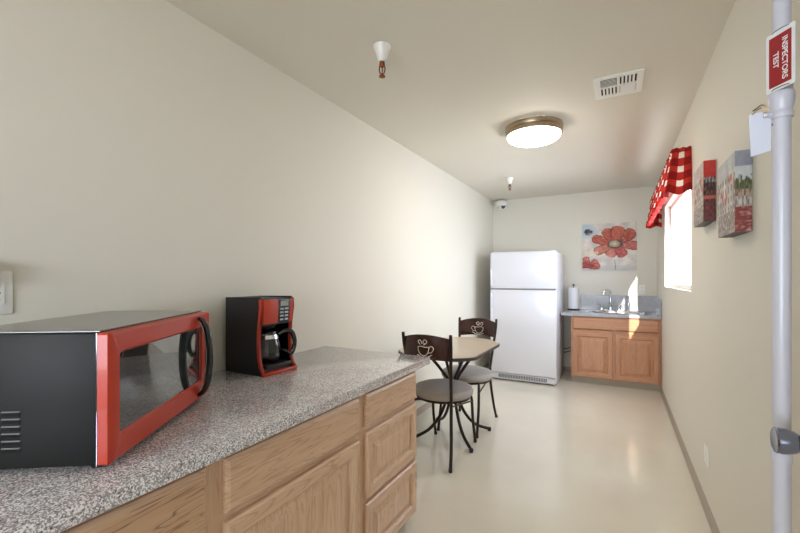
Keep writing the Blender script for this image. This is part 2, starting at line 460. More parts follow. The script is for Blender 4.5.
b_ = MB(); b_.box(-.058, -.022, .025, .935, .01, DZ - .02, M['white'], .002, 1); b_.build('door_panel', dr)
for z in (.25, 1.0, 1.8):
    b_ = MB(); b_.tube([(-.03, .022, z), (-.03, .022, z + .09)], .007, M['nickel'], 10, 1); b_.build('hinge', dr)
b_ = MB()
mt = Matrix.Translation((-.058, .872, .925)) @ Matrix.Rotation(R(-90), 4, 'Y')
b_.lathe([(0, 0), (.033, 0), (.033, .004), (.02, .008), (.0135, .014), (.0135, .02), (.019, .024), (.024, .032), (.0275, .045), (.0285, .054), (.0275, .06), (.028, .063), (.026, .0655), (.018, .064), (0, .063)], M['nickel'], 36, mtx=mt)
b_.build('door_knob', dr)

# ------------------------------------------------------------------ cabinets
FR = [(0, 0), (0, -.013), (.006, -.019), (.052, -.019), (.058, -.013), (.064, -.006), (.074, -.006), (.104, -.015)]
SLAB = [(0, 0), (0, -.011), (.004, -.014), (.012, -.019)]
def front(parent, name, x0, x1, z0, z1, kind, mh, mv, mc=None):
    b_ = MB()
    if kind == 'slab': b_.rect_loft(x0, x1, z0, z1, SLAB, mh, mh, mc or mh)
    else:
        k = FR
        if z1 - z0 < .3: k = [(a if a < .05 else a * .86 - .002, y) for a, y in FR]
        b_.rect_loft(x0, x1, z0, z1, k, mh, mv, mc or mv, split=4)
    o = b_.build(name, parent); return o
def carcass(parent, w, d, h, stiles, rails, mh, mv, toe=.085, endmat=None):
    """box with a face frame: stiles [(x0,x1)], rails [(z0,z1)]; local y=0 is the face"""
    b_ = MB()
    b_.box(0, .018, .02, d, toe, h, endmat or mv); b_.box(w - .018, w, .02, d, toe, h, endmat or mv)
    b_.box(.018, w - .018, d - .01, d, toe, h, M['dark_gap']); b_.box(.018, w - .018, .02, d - .01, toe, toe + .018, M['dark_gap'])
    b_.box(.018, w - .018, .03, .04, toe + .02, h - .01, M['dark_gap'])
    o = b_.build('carcass', parent)
    b_ = MB()
    for x0, x1 in stiles: b_.box(x0, x1, 0, .02, toe, h, mv)
    for z0, z1 in rails:
        for (xa, xb) in zip([s[1] for s in stiles[:-1]], [s[0] for s in stiles[1:]]): b_.box(xa, xb, 0.0005, .02, z0, z1, mh)
    b_.build('face_frame', parent)
    b_ = MB(); b_.box(0.002, w - .002, .06, .075, 0, toe, M['toe']); b_.build('toe_kick', parent)
CX = -.955; CZ = .81; RZ = R(90)
dep = CX - XL - .003
# near unit, under the microwave
u = empty('base_cabinet', 'pale oak cabinet unit under the microwave with dark-streaked rustic drawer front', 'cabinet', (CX, -.02, 0), RZ, 'base cabinets under the long counter')
carcass(u, .715, dep, CZ, [(0, .03), (.68, .715)], [(.78, CZ), (.6, .635), (.085, .11)], M['oak_x'], M['oak_z'], endmat=M['oak_z'])
front(u, 'drawer', .02, .692, .634, .79, 'slab', M['oak_x'], M['oak_z'], M['oak_r'])
for a, c_ in ((.02, .352), (.36, .692)): front(u, 'door', a, c_, .1, .612, 'raised', M['oak_x'], M['oak_z'])
# middle unit
u = empty('base_cabinet', 'pale oak cabinet unit with one wide drawer above a broad raised-panel door', 'cabinet', (CX, .695, 0), RZ, 'base cabinets under the long counter')
carcass(u, .705, dep, CZ, [(0, .045), (.665, .705)], [(.78, CZ), (.6, .635), (.085, .11)], M['oak_x'], M['oak_z'])
front(u, 'drawer', .034, .676, .638, .79, 'slab', M['oak_x'], M['oak_z'])
front(u, 'door', .034, .676, .1, .614, 'raised', M['oak_x'], M['oak_z'])
# drawer unit at the free end
u = empty('drawer_cabinet', 'pale oak stack of three drawers at the free end of the long counter', 'cabinet', (CX, 1.4, 0), RZ, 'base cabinets under the long counter')
carcass(u, .51, dep, CZ, [(0, .04), (.475, .51)], [(.78, CZ), (.615, .645), (.32, .345), (.085, .1)], M['oak_x'], M['oak_z'])
front(u, 'drawer', .024, .5, .648, .788, 'slab', M['oak_x'], M['oak_z'])
front(u, 'drawer', .024, .5, .342, .624, 'raised', M['oak_x'], M['oak_z'])
front(u, 'drawer', .024, .5, .05, .32, 'raised', M['oak_x'], M['oak_z'])
# worktop
b_ = MB()
b_.box(XL + .001, -.912, -.03, 2.02, CZ, .85, M['granite'], .004, 2)
tag(b_.build('countertop'), 'long grey speckled granite-look worktop over the pale oak cabinets', 'countertop')

# ------------------------------------------------------------------ microwave
mw = empty('microwave', 'red-fronted black microwave standing at an angle on the speckled worktop', 'microwave', (-.996, .472, .85), math.atan2(.482, -.326))
W_, D_, H_, F_ = .582, .35, .31, .014
b_ = MB()
b_.box(.004, W_ - .004, .03, D_, F_, H_ + .004, M['black'], .006, 2)
b_.build('body', mw)
b_ = MB(); b_.box(.006, W_ - .006, .024, D_ - .004, H_ + .004, H_ + .008, M['mw_top'], .0015, 1)
o = b_.build('top_panel', mw); o['label'] = 'shiny grey top sheet'
b_ = MB()
for i in range(6): b_.box(.0025, .0045, .188, .225, .052 + i * .016, .0605 + i * .016, M['slot'])
for i in range(6): b_.box(.0012, .0045, .188, .225, .0605 + i * .016, .063 + i * .016, M['grey_plastic'])
b_.build('vent', mw)
for x in (.04, W_ - .04):
    for y in (.05, D_ - .05):
        b_ = MB(); b_.lathe([(0, 0), (.012, 0), (.014, .015), (0, .015)], M['black_matte'], 14, mtx=Matrix.Translation((x, y, 0))); b_.build('foot', mw)
# door: red frame round a recessed dark window
b_ = MB()
z0, z1 = .016, .313
wx0, wx1, wz0, wz1 = .036, .5, .078, .262
def rr(x0, x1, z0, z1, r, n=5):
    p = []
    for cx, cz, a0 in ((x1 - r, z1 - r, 0), (x0 + r, z1 - r, 90), (x0 + r, z0 + r, 180), (x1 - r, z0 + r, 270)):
        for k in range(n + 1):
            a = R(a0 + 90 * k / n); p.append((cx + r * math.cos(a), cz + r * math.sin(a)))
    return p
def ring_front(b_, rings, mats, cap=None, capmat=None):
    """rings: list of (pts, y); faces between consecutive rings"""
    bm = b_.bm; prev = None
    for k, (pts, y) in enumerate(rings):
        cur = [bm.verts.new((x, y, z)) for x, z in pts]
        if prev:
            n = len(cur)
            for j in range(n):
                f = bm.faces.new((prev[j], prev[(j + 1) % n], cur[(j + 1) % n], cur[j])); f.material_index = b_.mi(mats[k - 1]); f.smooth = True
        prev = cur
    if capmat:
        f = bm.faces.new(prev); f.material_index = b_.mi(capmat)
    return b_
rd = M['red']
ring_front(b_, [(rr(0, W_, z0, z1, .006), .028), (rr(0, W_, z0, z1, .006), .006), (rr(.008, W_ - .006, z0 + .006, z1 - .004, .006), -.001),
                (rr(wx0 - .006, wx1 + .004, wz0 - .006, wz1 + .006, .014), -.003), (rr(wx0, wx1, wz0, wz1, .012), .004), (rr(wx0, wx1, wz0, wz1, .012), .012)],
           [rd, rd, rd, rd, M['black_gloss']])
b_.box(-.0006, .0006, .0275, .0292, z0, z1, M['nickel'])
dd = b_.build('door', mw); dd['label'] = 'glossy red door frame'
b_ = MB(); b_.box(wx0 - .002, wx1 + .002, .006, .014, wz0 - .002, wz1 + .002, M['mw_glass'])
o = b_.build('window', dd); o['label'] = 'dark reflective window'
b_ = MB()
b_.box(.535, .566, -.0045, -.001, .08, .27, M['red_dark'], .001, 1)
for i in range(5): b_.box(.54, .561, -.0055, -.0045, .1 + i * .022, .113 + i * .022, M['black_gloss'], .0004, 1)
b_.build('control_strip', mw)
b_ = MB()
hp = [(.476, -.002, .034), (.477, -.02, .05), (.478, -.034, .09), (.478, -.04, .165), (.478, -.034, .24), (.477, -.02, .284), (.476, -.002, .3)]
b_.tube(hp, [.006, .0095, .011, .011, .011, .0095, .006], M['black_gloss'], 12, 6)
b_.tube([(x, y + .011, z) for x, y, z in hp[1:-1]], .004, M['chrome'], 8, 6)
h_ = b_.build('handle', dd); h_['label'] = 'bowed black handle with chrome lining'

# ------------------------------------------------------------------ coffee maker
cm = empty('coffee_maker', 'red and black drip coffee maker standing against the wall on the worktop', 'coffee maker', (-1.384, 1.25, .85), R(90))
w_, d_ = .204, .232
side = [(d_, 0), (-.02, 0), (-.022, .008), (-.004, .035), (.008, .08), (.012, .15), (.008, .22), (-.004, .3), (-.002, .34), (.012, .35), (d_, .346)]
b_ = MB()
for x0 in (0, w_ - .012):
    b_.prism(side, x0, x0 + .012, M['black_gloss'] if x0 else M['black_matte'], axis='x', bev=.002)
b_.box(.012, w_ - .012, .155, d_, 0, .345, M['black_matte'])
b_.box(.012, w_ - .012, .004, .155, .222, .342, M['black_matte'])
b_.box(.012, w_ - .012, .0, .155, 0, .03, M['black_matte'])
b_.build('body', cm)
b_ = MB()
for x0 in (-.0015, w_ - .0125):
    outer = side[1:9]
    inner = [(y + .014, z) for y, z in outer]
    b_.prism(outer + inner[::-1], x0, x0 + .014, rd, axis='x', bev=.002)
b_.box(.0, w_, -.026, .004, .0, .014, rd, .004)
b_.prism([(-.002, .228), (-.008, .3), (-.006, .338), (.006, .338), (.006, .228)], .0125, .1, rd, axis='x', bev=.002)
b_.prism([(-.002, .228), (-.008, .3), (-.006, .338), (.006, .338), (.006, .228)], .172, .1915, rd, axis='x', bev=.002)
o = b_.build('front_trim', cm); o['label'] = 'glossy red front trim'
b_ = MB()
b_.prism([(-.001, .228), (-.007, .3), (-.005, .338), (.006, .338), (.006, .228)], .101, .171, M['panel'], axis='x')
cp = b_.build('control_panel', cm)
b_ = MB(); b_.box(.112, .16, -.0095, -.006, .306, .328, M['lcd'], .001, 1); b_.build('display', cp)
for i in range(4):
    for j in range(2):
        b_ = MB(); z = .288 - i * .0165; b_.box(.109 + j * .03, .131 + j * .03, -.0105 + i * .0012, -.004, z, z + .009, M['button'], .001, 1); b_.build('button', cp)
b_ = MB(); b_.lathe([(0, .03), (.062, .03), (.064, .036), (.06, .038), (0, .038)], M['black_gloss'], 28, mtx=Matrix.Translation((.102, .07, 0)))
b_.box(.024, .18, -.012, .06, .026, .042, M['black_matte'], .004)
b_.build('warming_plate', cm)
b_ = MB(); b_.lathe([(0, .222), (.05, .222), (.035, .2), (.02, .197), (0, .197)], M['black_matte'], 24, mtx=Matrix.Translation((.102, .075, 0))); b_.build('filter_basket', cm)
# carafe
cf = empty('coffee_carafe', 'glass coffee carafe with black handle sitting in the coffee maker', 'carafe', (-1.384 - .068, 1.25 + .102, .889), R(90))
cf.scale = (1.05, 1.05, 1.17)
b_ = MB()
b_.lathe([(0, .003), (.045, .003), (.056, .014), (.06, .04), (.058, .07), (.048, .1), (.043, .112), (.046, .12), (.044, .12), (.041, .112), (.046, .1), (.056, .07), (.058, .04), (.054, .015), (.044, .005), (0, .005)], M['coffee_glass'], 36)
b_.build('glass_jug', cf)
b_ = MB(); b_.lathe([(.0485, .098), (.0515, .098), (.047, .113), (.0445, .113)], M['chrome'], 36); b_.build('band', cf)
b_ = MB(); b_.lathe([(0, .13), (.03, .13), (.044, .124), (.046, .118), (.03, .116), (0, .116)], M['black_gloss'], 28); b_.build('lid', cf)
b_ = MB()
hd = Vector((.7, -.71, 0)).normalized()
hq = [(.05, .112), (.078, .126), (.106, .118), (.118, .085), (.114, .05), (.102, .03), (.085, .04), (.062, .05)]
b_.tube([(hd.x * a, hd.y * a, z) for a, z in hq], [.008, .01, .011, .011, .01, .008, .006, .005], M['black_gloss'], 10, 5)
b_.build('handle', cf)

# ------------------------------------------------------------------ wall plates
def wall_plate(name, label, cat, loc, rz, wd=.07, ht=.115, kind='outlet', group=None):
    o = empty(name, label, cat, loc, rz, group)
    b_ = MB(); b_.box(-wd / 2, wd / 2, -.006, -.0005, -ht / 2, ht / 2, M['white'], .002); b_.build('cover_plate', o)
    if kind == 'outlet':
        for z in (-.022, .022):
            b_ = MB(); b_.prism(rr(-.017, .017, z - .014, z + .014, .008, 4), -.0085, -.005, M['white'], axis='y')
            for x in (-.006, .006): b_.box(x - .001, x + .001, -.0089, -.008, z - .003, z + .006, M['slot'])
            b_.box(-.002, .002, -.0089, -.008, z - .009, z - .005, M['slot'])
            b_.build('socket', o)
    elif kind == 'gfci':
        b_ = MB(); b_.box(-.018, .018, -.009, -.005, -.035, .035, M['white'], .001, 1)
        for z in (-.022, .02):
            for x in (-.006, .006): b_.box(x - .001, x + .001, -.0095, -.0085, z - .003, z + .005, M['slot'])
        b_.box(-.008, .008, -.0105, -.0085, -.004, .003, M['grey_plastic'])
        b_.build('socket', o)
    else:
        b_ = MB(); b_.box(-.018, .018, -.009, -.005, -.035, .035, M['white'], .001, 1); b_.build('insert', o)
    return o
wall_plate('wall_outlet', 'white outlet plate on the side wall above the microwave', 'outlet', (XL, .472, 1.241), R(90), .075, .132, 'gfci')
pg = empty('plug_adapter', 'small grey plug-in adapter in the outlet above the microwave', 'adapter', (XL + .012, .43, 1.268), R(90))
b_ = MB(); b_.box(-.03, .028, -.034, 0, .0, .068, M['grey_plastic'], .006); b_.build('case', pg)
b_ = MB(); b_.box(-.02, .018, -.04, -.033, .01, .052, M['white'], .003); b_.build('front_cover', pg)
wall_plate('wall_outlet', 'white outlet plate low on the wall between the pipe and the window', 'outlet', (XR, 2.72, .315), R(-90), .12, .1, 'blank')
wall_plate('wall_outlet', 'white outlet plate on the far wall above the sink backsplash', 'outlet', (.262, YB, 1.142), 0, .075, .115)

# ------------------------------------------------------------------ chairs
def make_chair():
    c = empty('dining_chair', 'round grey padded chair with its back turned to the drawer cabinet', 'chair', (-1.15, 2.785, 0), 0, 'cafe chairs at the small table')
    # local: faces +y, back at y=-.27
    b_ = MB()
    b_.lathe([(0, .416), (.188, .416), (.206, .42), (.219, .434), (.222, .455), (.21, .476), (.178, .487), (.1, .492), (0, .493)], M['fabric'], 48)
    b_.build('seat', c)
    b_ = MB(); b_.lathe([(.185, .402), (.203, .402), (.206, .42), (.18, .42)], M['chair_metal'], 40)
    b_.tube([(.15, -.215, .41), (.1, -.17, .408), (-.1, -.17, .408), (-.15, -.215, .41)], .009, M['chair_metal'], 8, 4)
    b_.build('seat_frame', c)
    for s in (-1, 1):
        b_ = MB()
        b_.tube([(s * .178, -.308, .897), (s * .174, -.293, .8), (s * .158, -.252, .62), (s * .146, -.214, .45), (s * .151, -.228, .3), (s * .166, -.266, .12), (s * .177, -.308, .006)], .0115, M['chair_metal'], 10, 5)
        b_.box(s * .178 - .009, s * .178 + .009, -.317, -.299, .892, .908, M['chair_metal'], .003)
        p = b_.build('rear_post', c)
        b_ = MB(); b_.lathe([(0, 0), (.013, 0), (.014, .02), (0, .02)], M['black_matte'], 12, mtx=Matrix.Translation((s * .177, -.308, 0))); b_.build('foot_cap', p)
        b_ = MB()
        b_.tube([(s * .15, .13, .408), (s * .162, .17, .36), (s * .166, .19, .2), (s * .168, .24, .006)], .011, M['chair_metal'], 10, 6)
        p = b_.build('front_leg', c)
        b_ = MB(); b_.lathe([(0, 0), (.013, 0), (.014, .02), (0, .02)], M['black_matte'], 12, mtx=Matrix.Translation((s * .168, .24, 0))); b_.build('foot_cap', p)
    b_ = MB(); b_.tube([(.148, -.214, .4), (.166, .19, .34)], .006, M['chair_metal'], 8, 1); b_.build('stretcher', c)
    b_ = MB(); b_.tube([(-.148, -.214, .4), (-.166, .19, .34)], .006, M['chair_metal'], 8, 1); b_.build('stretcher', c)
    # curved back plate
    bm = bmesh.new(); nx, nz = 20, 5; g = {}
    def back_y(u): return -.294 - .045 * (1 - u * u)
    def back_z(u, v): return (.735 + .012 * (1 - u * u)) * (1 - v) + (.876 + .028 * (1 - u * u)) * v
    for side_ in (0, 1):
        for i in range(nx + 1):
            for j in range(nz + 1):
                u = -1 + 2 * i / nx; v = j / nz
                g[side_, i, j] = bm.verts.new((u * .17, back_y(u) - (.006 if side_ else 0), back_z(u, v)))
    for i in range(nx):
        for j in range(nz):
            bm.faces.new((g[0, i, j], g[0, i + 1, j], g[0, i + 1, j + 1], g[0, i, j + 1]))
            bm.faces.new((g[1, i, j], g[1, i, j + 1], g[1, i + 1, j + 1], g[1, i + 1, j]))
        for j in (0, nz):
            q = (g[0, i, j], g[1, i, j], g[1, i + 1, j], g[0, i + 1, j]); bm.faces.new(q if j == 0 else q[::-1])
    for j in range(nz):
        for i in (0, nx):
            bm.faces.new((g[0, i, j], g[0, i, j + 1], g[1, i, j + 1], g[1, i, j]))
    bmesh.ops.recalc_face_normals(bm, faces=bm.faces)
    b_ = MB(); b_._merge(bm, M['chair_plate'], True); bp = b_.build('backrest', c)
    # cup outline worked through the plate, seen from both sides
    def on(px, pz, f): return (px, back_y(px / .17) - (.0065 if f else -.0005), .808 + pz * .92)
    cup = [[(-.045, .012), (-.04, -.02), (-.02, -.045), (.005, -.05), (.025, -.035), (.034, -.008), (.036, .014)],
           [(-.045, .012), (-.02, .018), (.005, .012), (.036, .014)],
           [(.03, -.03), (.055, -.022), (.068, .004), (.052, .022), (.04, .01), (.034, -.01)],
           [(-.05, -.046), (-.01, -.062), (.03, -.056), (.06, -.04)],
           [(-.028, .03), (-.044, .05), (-.032, .064), (-.018, .05), (-.012, .034)],
           [(.008, .034), (-.006, .052), (.006, .066), (.022, .054), (.012, .036), (-.004, .028)]]
    for f in (0, 1):
        b_ = MB()
        for ln in cup: b_.tube([on(x * (-1 if f else 1) * (1 if not f else 1), z, f) for x, z in [(a * (1 if f == 0 else -1), q) for a, q in ln]] if False else [on(x, z, f) for x, z in ln], .0024, M['cut'], 6, 5)
        o = b_.build('cup_outline', bp); o['label'] = 'pale steaming cup outline'
    return c
ch1 = make_chair()
ch2 = copy_tree(ch1)
ch2.location = (-1.164, 3.352, 0); ch2.rotation_euler = (0, 0, PI)
ch2['label'] = 'round grey padded chair on the refrigerator side of the small table'

# ------------------------------------------------------------------ table
tb = empty('cafe_table', 'small tan-topped cafe table with dark splayed tube legs between two chairs', 'table', (-1.188, 3.0, 0))
def clipped(hx, hy, c, n=4, r=.05):
    e_ = c * 1.75
    raw = [(hx, -hy + c), (hx, hy - e_), (hx - c * 1.5, hy), (-hx + c * 1.5, hy), (-hx, hy - e_), (-hx, -hy + c), (-hx + c, -hy), (hx - c, -hy)]
    out = []
    for i, p in enumerate(raw):
        p = Vector(p); a = Vector(raw[i - 1]); d = Vector(raw[(i + 1) % 8])
        s = p + (a - p).normalized() * r; e = p + (d - p).normalized() * r
        for k in range(n + 1):
            t_ = k / n; out.append(tuple(s * (1 - t_) ** 2 + p * 2 * t_ * (1 - t_) + e * t_ * t_))
    return out
b_ = MB(); b_.prism(clipped(.302, .49, .11), .722, .744, M['table_edge'], bev=.004, mtx=Matrix.Translation((.034, 0, 0)))
b_.build('edge_band', tb)
b_ = MB(); b_.prism(clipped(.294, .482, .108), .743, .7465, M['table_top'], bev=.001, mtx=Matrix.Translation((.034, 0, 0))); b_.build('tabletop', tb)
for sx in (-1, 1):
    for sy in (-1, 1):
        d = Vector((sx, sy, 0)).normalized()
        b_ = MB()
        b_.tube([d * r_ + Vector((0, .072, z)) for r_, z in ((.27, .716), (.2, .66), (.09, .53), (.038, .45), (.036, .36), (.1, .19), (.2, .075), (.335, .017))], .0125, M['chair_metal'], 10, 6)
        lg = b_.build('leg', tb)
        b_ = MB(); p = d * .335
        b_.lathe([(0, 0), (.015, 0), (.016, .022), (.012, .03), (0, .03)], M['black_matte'], 12, mtx=Matrix.Translation((p.x, p.y + .072, 0))); b_.build('foot_cap', lg)
b_ = MB(); b_.lathe([(.044, .345), (.052, .345), (.052, .375), (.044, .375)], M['chair_metal'], 20, mtx=Matrix.Translation((0, .072, 0)))
b_.build('centre_ring', tb)
b_ = MB(); b_.box(-.22, .22, -.15, .29, .714, .722, M['chair_metal'], .002); b_.build('top_bracket', tb)

# ------------------------------------------------------------------ refrigerator
fr = empty('refrigerator', 'white top-freezer refrigerator standing against the far wall', 'refrigerator', (-1.425, 5.0, 0), 0)
FW, FD, FH = .79, .75, 1.61
b_ = MB(); b_.box(.006, FW - .006, .07, FD, .02, FH - .01, M['fridge'], .008, 3); b_.build('body', fr)
for nm, z0, z1 in (('fridge_door', .1, 1.144), ('freezer_door', 1.152, FH)):
    b_ = MB(); b_.box(0, FW, 0, .062, z0, z1, M['fridge'], .014, 4); o = b_.build(nm, fr)
    g0, g1 = (.7, 1.1) if z0 < 1 else (1.19, 1.4)
    b_ = MB(); b_.box(.006, .026, -.02, .004, g0, g1, M['fridge'], .007, 3); b_.build('handle', o)
b_ = MB(); b_.box(.012, FW - .012, .0, .006, 1.1395, 1.1565, M['grey_plastic'])
b_.box(.01, FW - .01, .03, .072, .1, FH - .02, M['grey_plastic']); b_.build('door_gasket', fr)
b_ = MB(); b_.box(.02, FW - .02, .03, .06, .02, .092, M['fridge'], .004)
for i in range(30): 
    x = .1 + i * .0195; b_.box(x, x + .013, .0275, .032, .035, .078, M['grey_plastic'])
b_.build('kick_grille', fr)
b_ = MB(); b_.box(FW - .08, FW - .02, .01, .1, FH - .003, FH + .008, M['fridge'], .003); b_.build('hinge_cover', fr)
for x in (.05, FW - .05):
    for y in (.1, FD - .08):
        b_ = MB(); b_.lathe([(0, 0), (.018, 0), (.018, .022), (0, .022)], M['grey_plastic'], 14, mtx=Matrix.Translation((x, y, 0))); b_.build('foot', fr)

# ------------------------------------------------------------------ sink unit
SY = 5.32
sc = empty('sink_cabinet', 'honey oak sink cabinet with two raised-panel doors by the far wall', 'cabinet', (-.507, SY, 0))
sw = .507 + XR - .004
carcass(sc, sw, YB - SY - .016, .825, [(0, .03), (sw / 2 - .02, sw / 2 + .02), (sw - .035, sw)], [(.8, .825), (.632, .66), (.085, .11)], M['honey_x'], M['honey_z'], toe=.082, endmat=M['honey_z'])
front(sc, 'drawer_front', .02, sw - .02, .668, .812, 'slab', M['honey_x'], M['honey_z'])
front(sc, 'door', .02, sw / 2 - .012, .09, .638, 'raised', M['honey_x'], M['honey_z'])
front(sc, 'door', sw / 2 + .012, sw - .02, .09, .638, 'raised', M['honey_x'], M['honey_z'])
# top with oval cut-out
ct = empty('sink_countertop', 'blue-grey laminate sink top with backsplash over the honey oak cabinet', 'countertop', (-.62, SY - .03, .825))
cw, cd, chh = XR + .62 - .002, YB - SY + .03 - .002, .036
sx0, sy0, sa, sb = .62 - .0, .325, .3, .215          # bowl centre and half axes in the top's frame
sx0 = .62 + .005
bm = bmesh.new(); n = 64; inn = []; out = []
corners = [(0, 0), (cw, 0), (cw, cd), (0, cd)]
angs = sorted([2 * PI * k / n for k in range(n)] + [math.atan2(y - sy0, x - sx0) % (2 * PI) for x, y in corners])
for a in angs:
    ca, sa_ = math.cos(a), math.sin(a)
    tt = min([t_ for t_ in (((cw - sx0) / ca if ca > 1e-9 else 9e9), (-sx0 / ca if ca < -1e-9 else 9e9), ((cd - sy0) / sa_ if sa_ > 1e-9 else 9e9), (-sy0 / sa_ if sa_ < -1e-9 else 9e9))])
    k = 1 / math.sqrt((ca / (sa - .012)) ** 2 + (sa_ / (sb - .012)) ** 2)
    inn.append((sx0 + k * ca, sy0 + k * sa_)); out.append((sx0 + tt * ca, sy0 + tt * sa_))
V = {(w_2, z): [bm.verts.new((x, y, z)) for x, y in lst] for w_2, lst in (('i', inn), ('o', out)) for z in (0, chh)}
nn = len(angs)
for j in range(nn):
    k = (j + 1) % nn
    bm.faces.new((V['i', chh][j], V['o', chh][j], V['o', chh][k], V['i', chh][k]))
    bm.faces.new((V['i', 0][j], V['i', 0][k], V['o', 0][k], V['o', 0][j]))
    bm.faces.new((V['o', 0][j], V['o', 0][k], V['o', chh][k], V['o', chh][j]))
    bm.faces.new((V['i', 0][k], V['i', 0][j], V['i', chh][j], V['i', chh][k]))
bmesh.ops.recalc_face_normals(bm, faces=bm.faces)
b_ = MB(); b_._merge(bm, M['granite_blue']); b_.build('worktop', ct)
b_ = MB(); b_.box(.18, cw, cd - .02, cd, chh, chh + .2, M['granite_blue'], .003, 1); b_.build('backsplash', ct)
b_ = MB(); b_.box(cw - .02, cw, .0, cd - .0205, chh, chh + .185, M['granite_blue'], .003, 1); b_.build('side_splash', ct)
# bowl
TZ = .825 + chh
sk = empty('sink', 'oval stainless steel sink bowl set in the blue-grey top', 'sink', (-.62 + sx0, SY - .03 + sy0, TZ))
b_ = MB()
b_.lathe([(1.0, .0005), (1.01, .004), (.98, .008), (.93, .007), (.9, -.004), (.86, -.06), (.78, -.13), (.55, -.16), (.1, -.165), (0, -.165)], M['steel'], 56, sx=sa, sy=sb); b_.build('bowl', sk)
b_ = MB(); b_.lathe([(0, -.158), (.03, -.158), (.036, -.163), (0, -.164)], M['chrome'], 20); b_.build('drain', sk)
# faucet
fx, fy = -.085, 5.865
fc = empty('faucet', 'chrome gooseneck faucet with two lever handles behind the sink', 'faucet', (fx, fy, TZ))
b_ = MB(); b_.box(-.13, .13, -.026, .026, .0005, .014, M['chrome'], .006, 3); b_.build('deck_plate', fc)
b_ = MB(); b_.tube([(0, 0, .01), (0, 0, .1), (0, 0, .2), (-.006, -.012, .25), (-.035, -.04, .278), (-.068, -.075, .262), (-.08, -.086, .212)], .0105, M['chrome'], 12, 7)
b_.lathe([(.012, .012), (.022, .012), (.02, .05), (.012, .06)], M['chrome'], 20); b_.build('spout', fc)
for s in (-1, 1):
    b_ = MB(); b_.lathe([(0, .012), (.024, .012), (.02, .05), (.022, .06), (.014, .07), (0, .072)], M['chrome'], 20, mtx=Matrix.Translation((s * .1, 0, 0)))
    b_.tube([(s * .1, 0, .062), (s * .13, -.02, .078), (s * .16, -.035, .082)], [.007, .006, .007], M['chrome'], 8, 4); b_.build('handle', fc)
sp = empty('side_sprayer', 'short chrome side sprayer standing behind the sink near the corner', 'sprayer', (.12, 5.868, TZ))
b_ = MB(); b_.lathe([(0, 0), (.022, 0), (.018, .014), (.012, .02), (.012, .03), (0, .03)], M['chrome'], 18); b_.build('base', sp)
b_ = MB(); b_.lathe([(0, .03), (.011, .03), (.013, .07), (.018, .09), (.014, .102), (0, .104)], M['chrome'], 18); b_.build('spray_head', sp)
# paper towel
ph = empty('paper_towel_holder', 'dark upright paper towel holder on the sink top beside the refrigerator', 'holder', (-.525, 5.83, TZ))
b_ = MB(); b_.lathe([(0, 0), (.075, 0), (.078, .006), (.07, .014), (0, .014)], M['black_gloss'], 32); b_.build('base', ph)
b_ = MB(); b_.lathe([(0, .014), (.006, .014), (.006, .315), (.013, .32), (.016, .332), (.01, .345), (0, .347)], M['nickel'], 16); b_.build('post', ph)
tr = MB(); tr.lathe([(.021, 0), (.056, 0), (.059, .003), (.059, .277), (.056, .28), (.021, .28), (.019, .27), (.019, .01), (.021, 0)], M['paper'], 36)
for k in range(1): tr.prism([(-.0602, .0), (-.0585, .0), (-.0585, -.05), (-.0602, -.05)], .003, .277, M['paper'])
o = tr.build('paper_towel_roll', None, (-.525, 5.83, TZ + .0145)); tag(o, 'white paper towel roll standing on its dark holder by the refrigerator', 'paper towels')
# loose cords in the gap between fridge and cabinet
for k, (zz, lab) in enumerate(((.37, 'upper black cord drooping between the refrigerator and the sink cabinet'), (.325, 'lower black cord drooping between the refrigerator and the sink cabinet'))):
    b_ = MB(); b_.tube([(-.7, 5.86, zz - .03), (-.64, 5.82, zz - .045), (-.57, 5.8, zz - .02), (-.515, 5.8, zz + .01)], .006, M['cord'], 8, 6)
    tag(b_.build('power_cord'), lab, 'cord', 'black cords beside the sink cabinet')

# ------------------------------------------------------------------ pictures
def nz(x, y, s=1.0, k=0.0): return noise.noise(Vector((x * s, y * s, k)))
def mix(a, b, t):
    t = max(0, min(1, t)); return tuple(a[i] * (1 - t) + b[i] * t for i in range(3))
def grid_face(mb, o, u, v, nu, nv, colfn, mat, layer_store):
    """flat grid at o spanned by vectors u, v; colfn(s,t)->srgb"""
    o = Vector(o); u = Vector(u); v = Vector(v); bm = mb.bm; idx = mb.mi(mat)
    g = [[bm.verts.new(o + u * (i / nu) + v * (j / nv)) for j in range(nv + 1)] for i in range(nu + 1)]
    for i in range(nu):
        for j in range(nv):
            f = bm.faces.new((g[i][j], g[i + 1][j], g[i + 1][j + 1], g[i][j + 1])); f.material_index = idx
            layer_store.append(((i, nu), (j, nv), colfn))
def build_art(name, mb, store, parent, loc=(0, 0, 0), rz=0):
    o = mb.build(name, parent, loc, rz); me = o.data
    at = me.color_attributes.new('art', 'FLOAT_COLOR', 'CORNER')
    for p, ((i, nu), (j, nv), fn) in zip(me.polygons, store):
        for li, (a, b2) in zip(p.loop_indices, ((0, 0), (1, 0), (1, 1), (0, 1))):
            c = fn((i + a) / nu, (j + b2) / nv); at.data[li].color = srgb(*c)
    return o
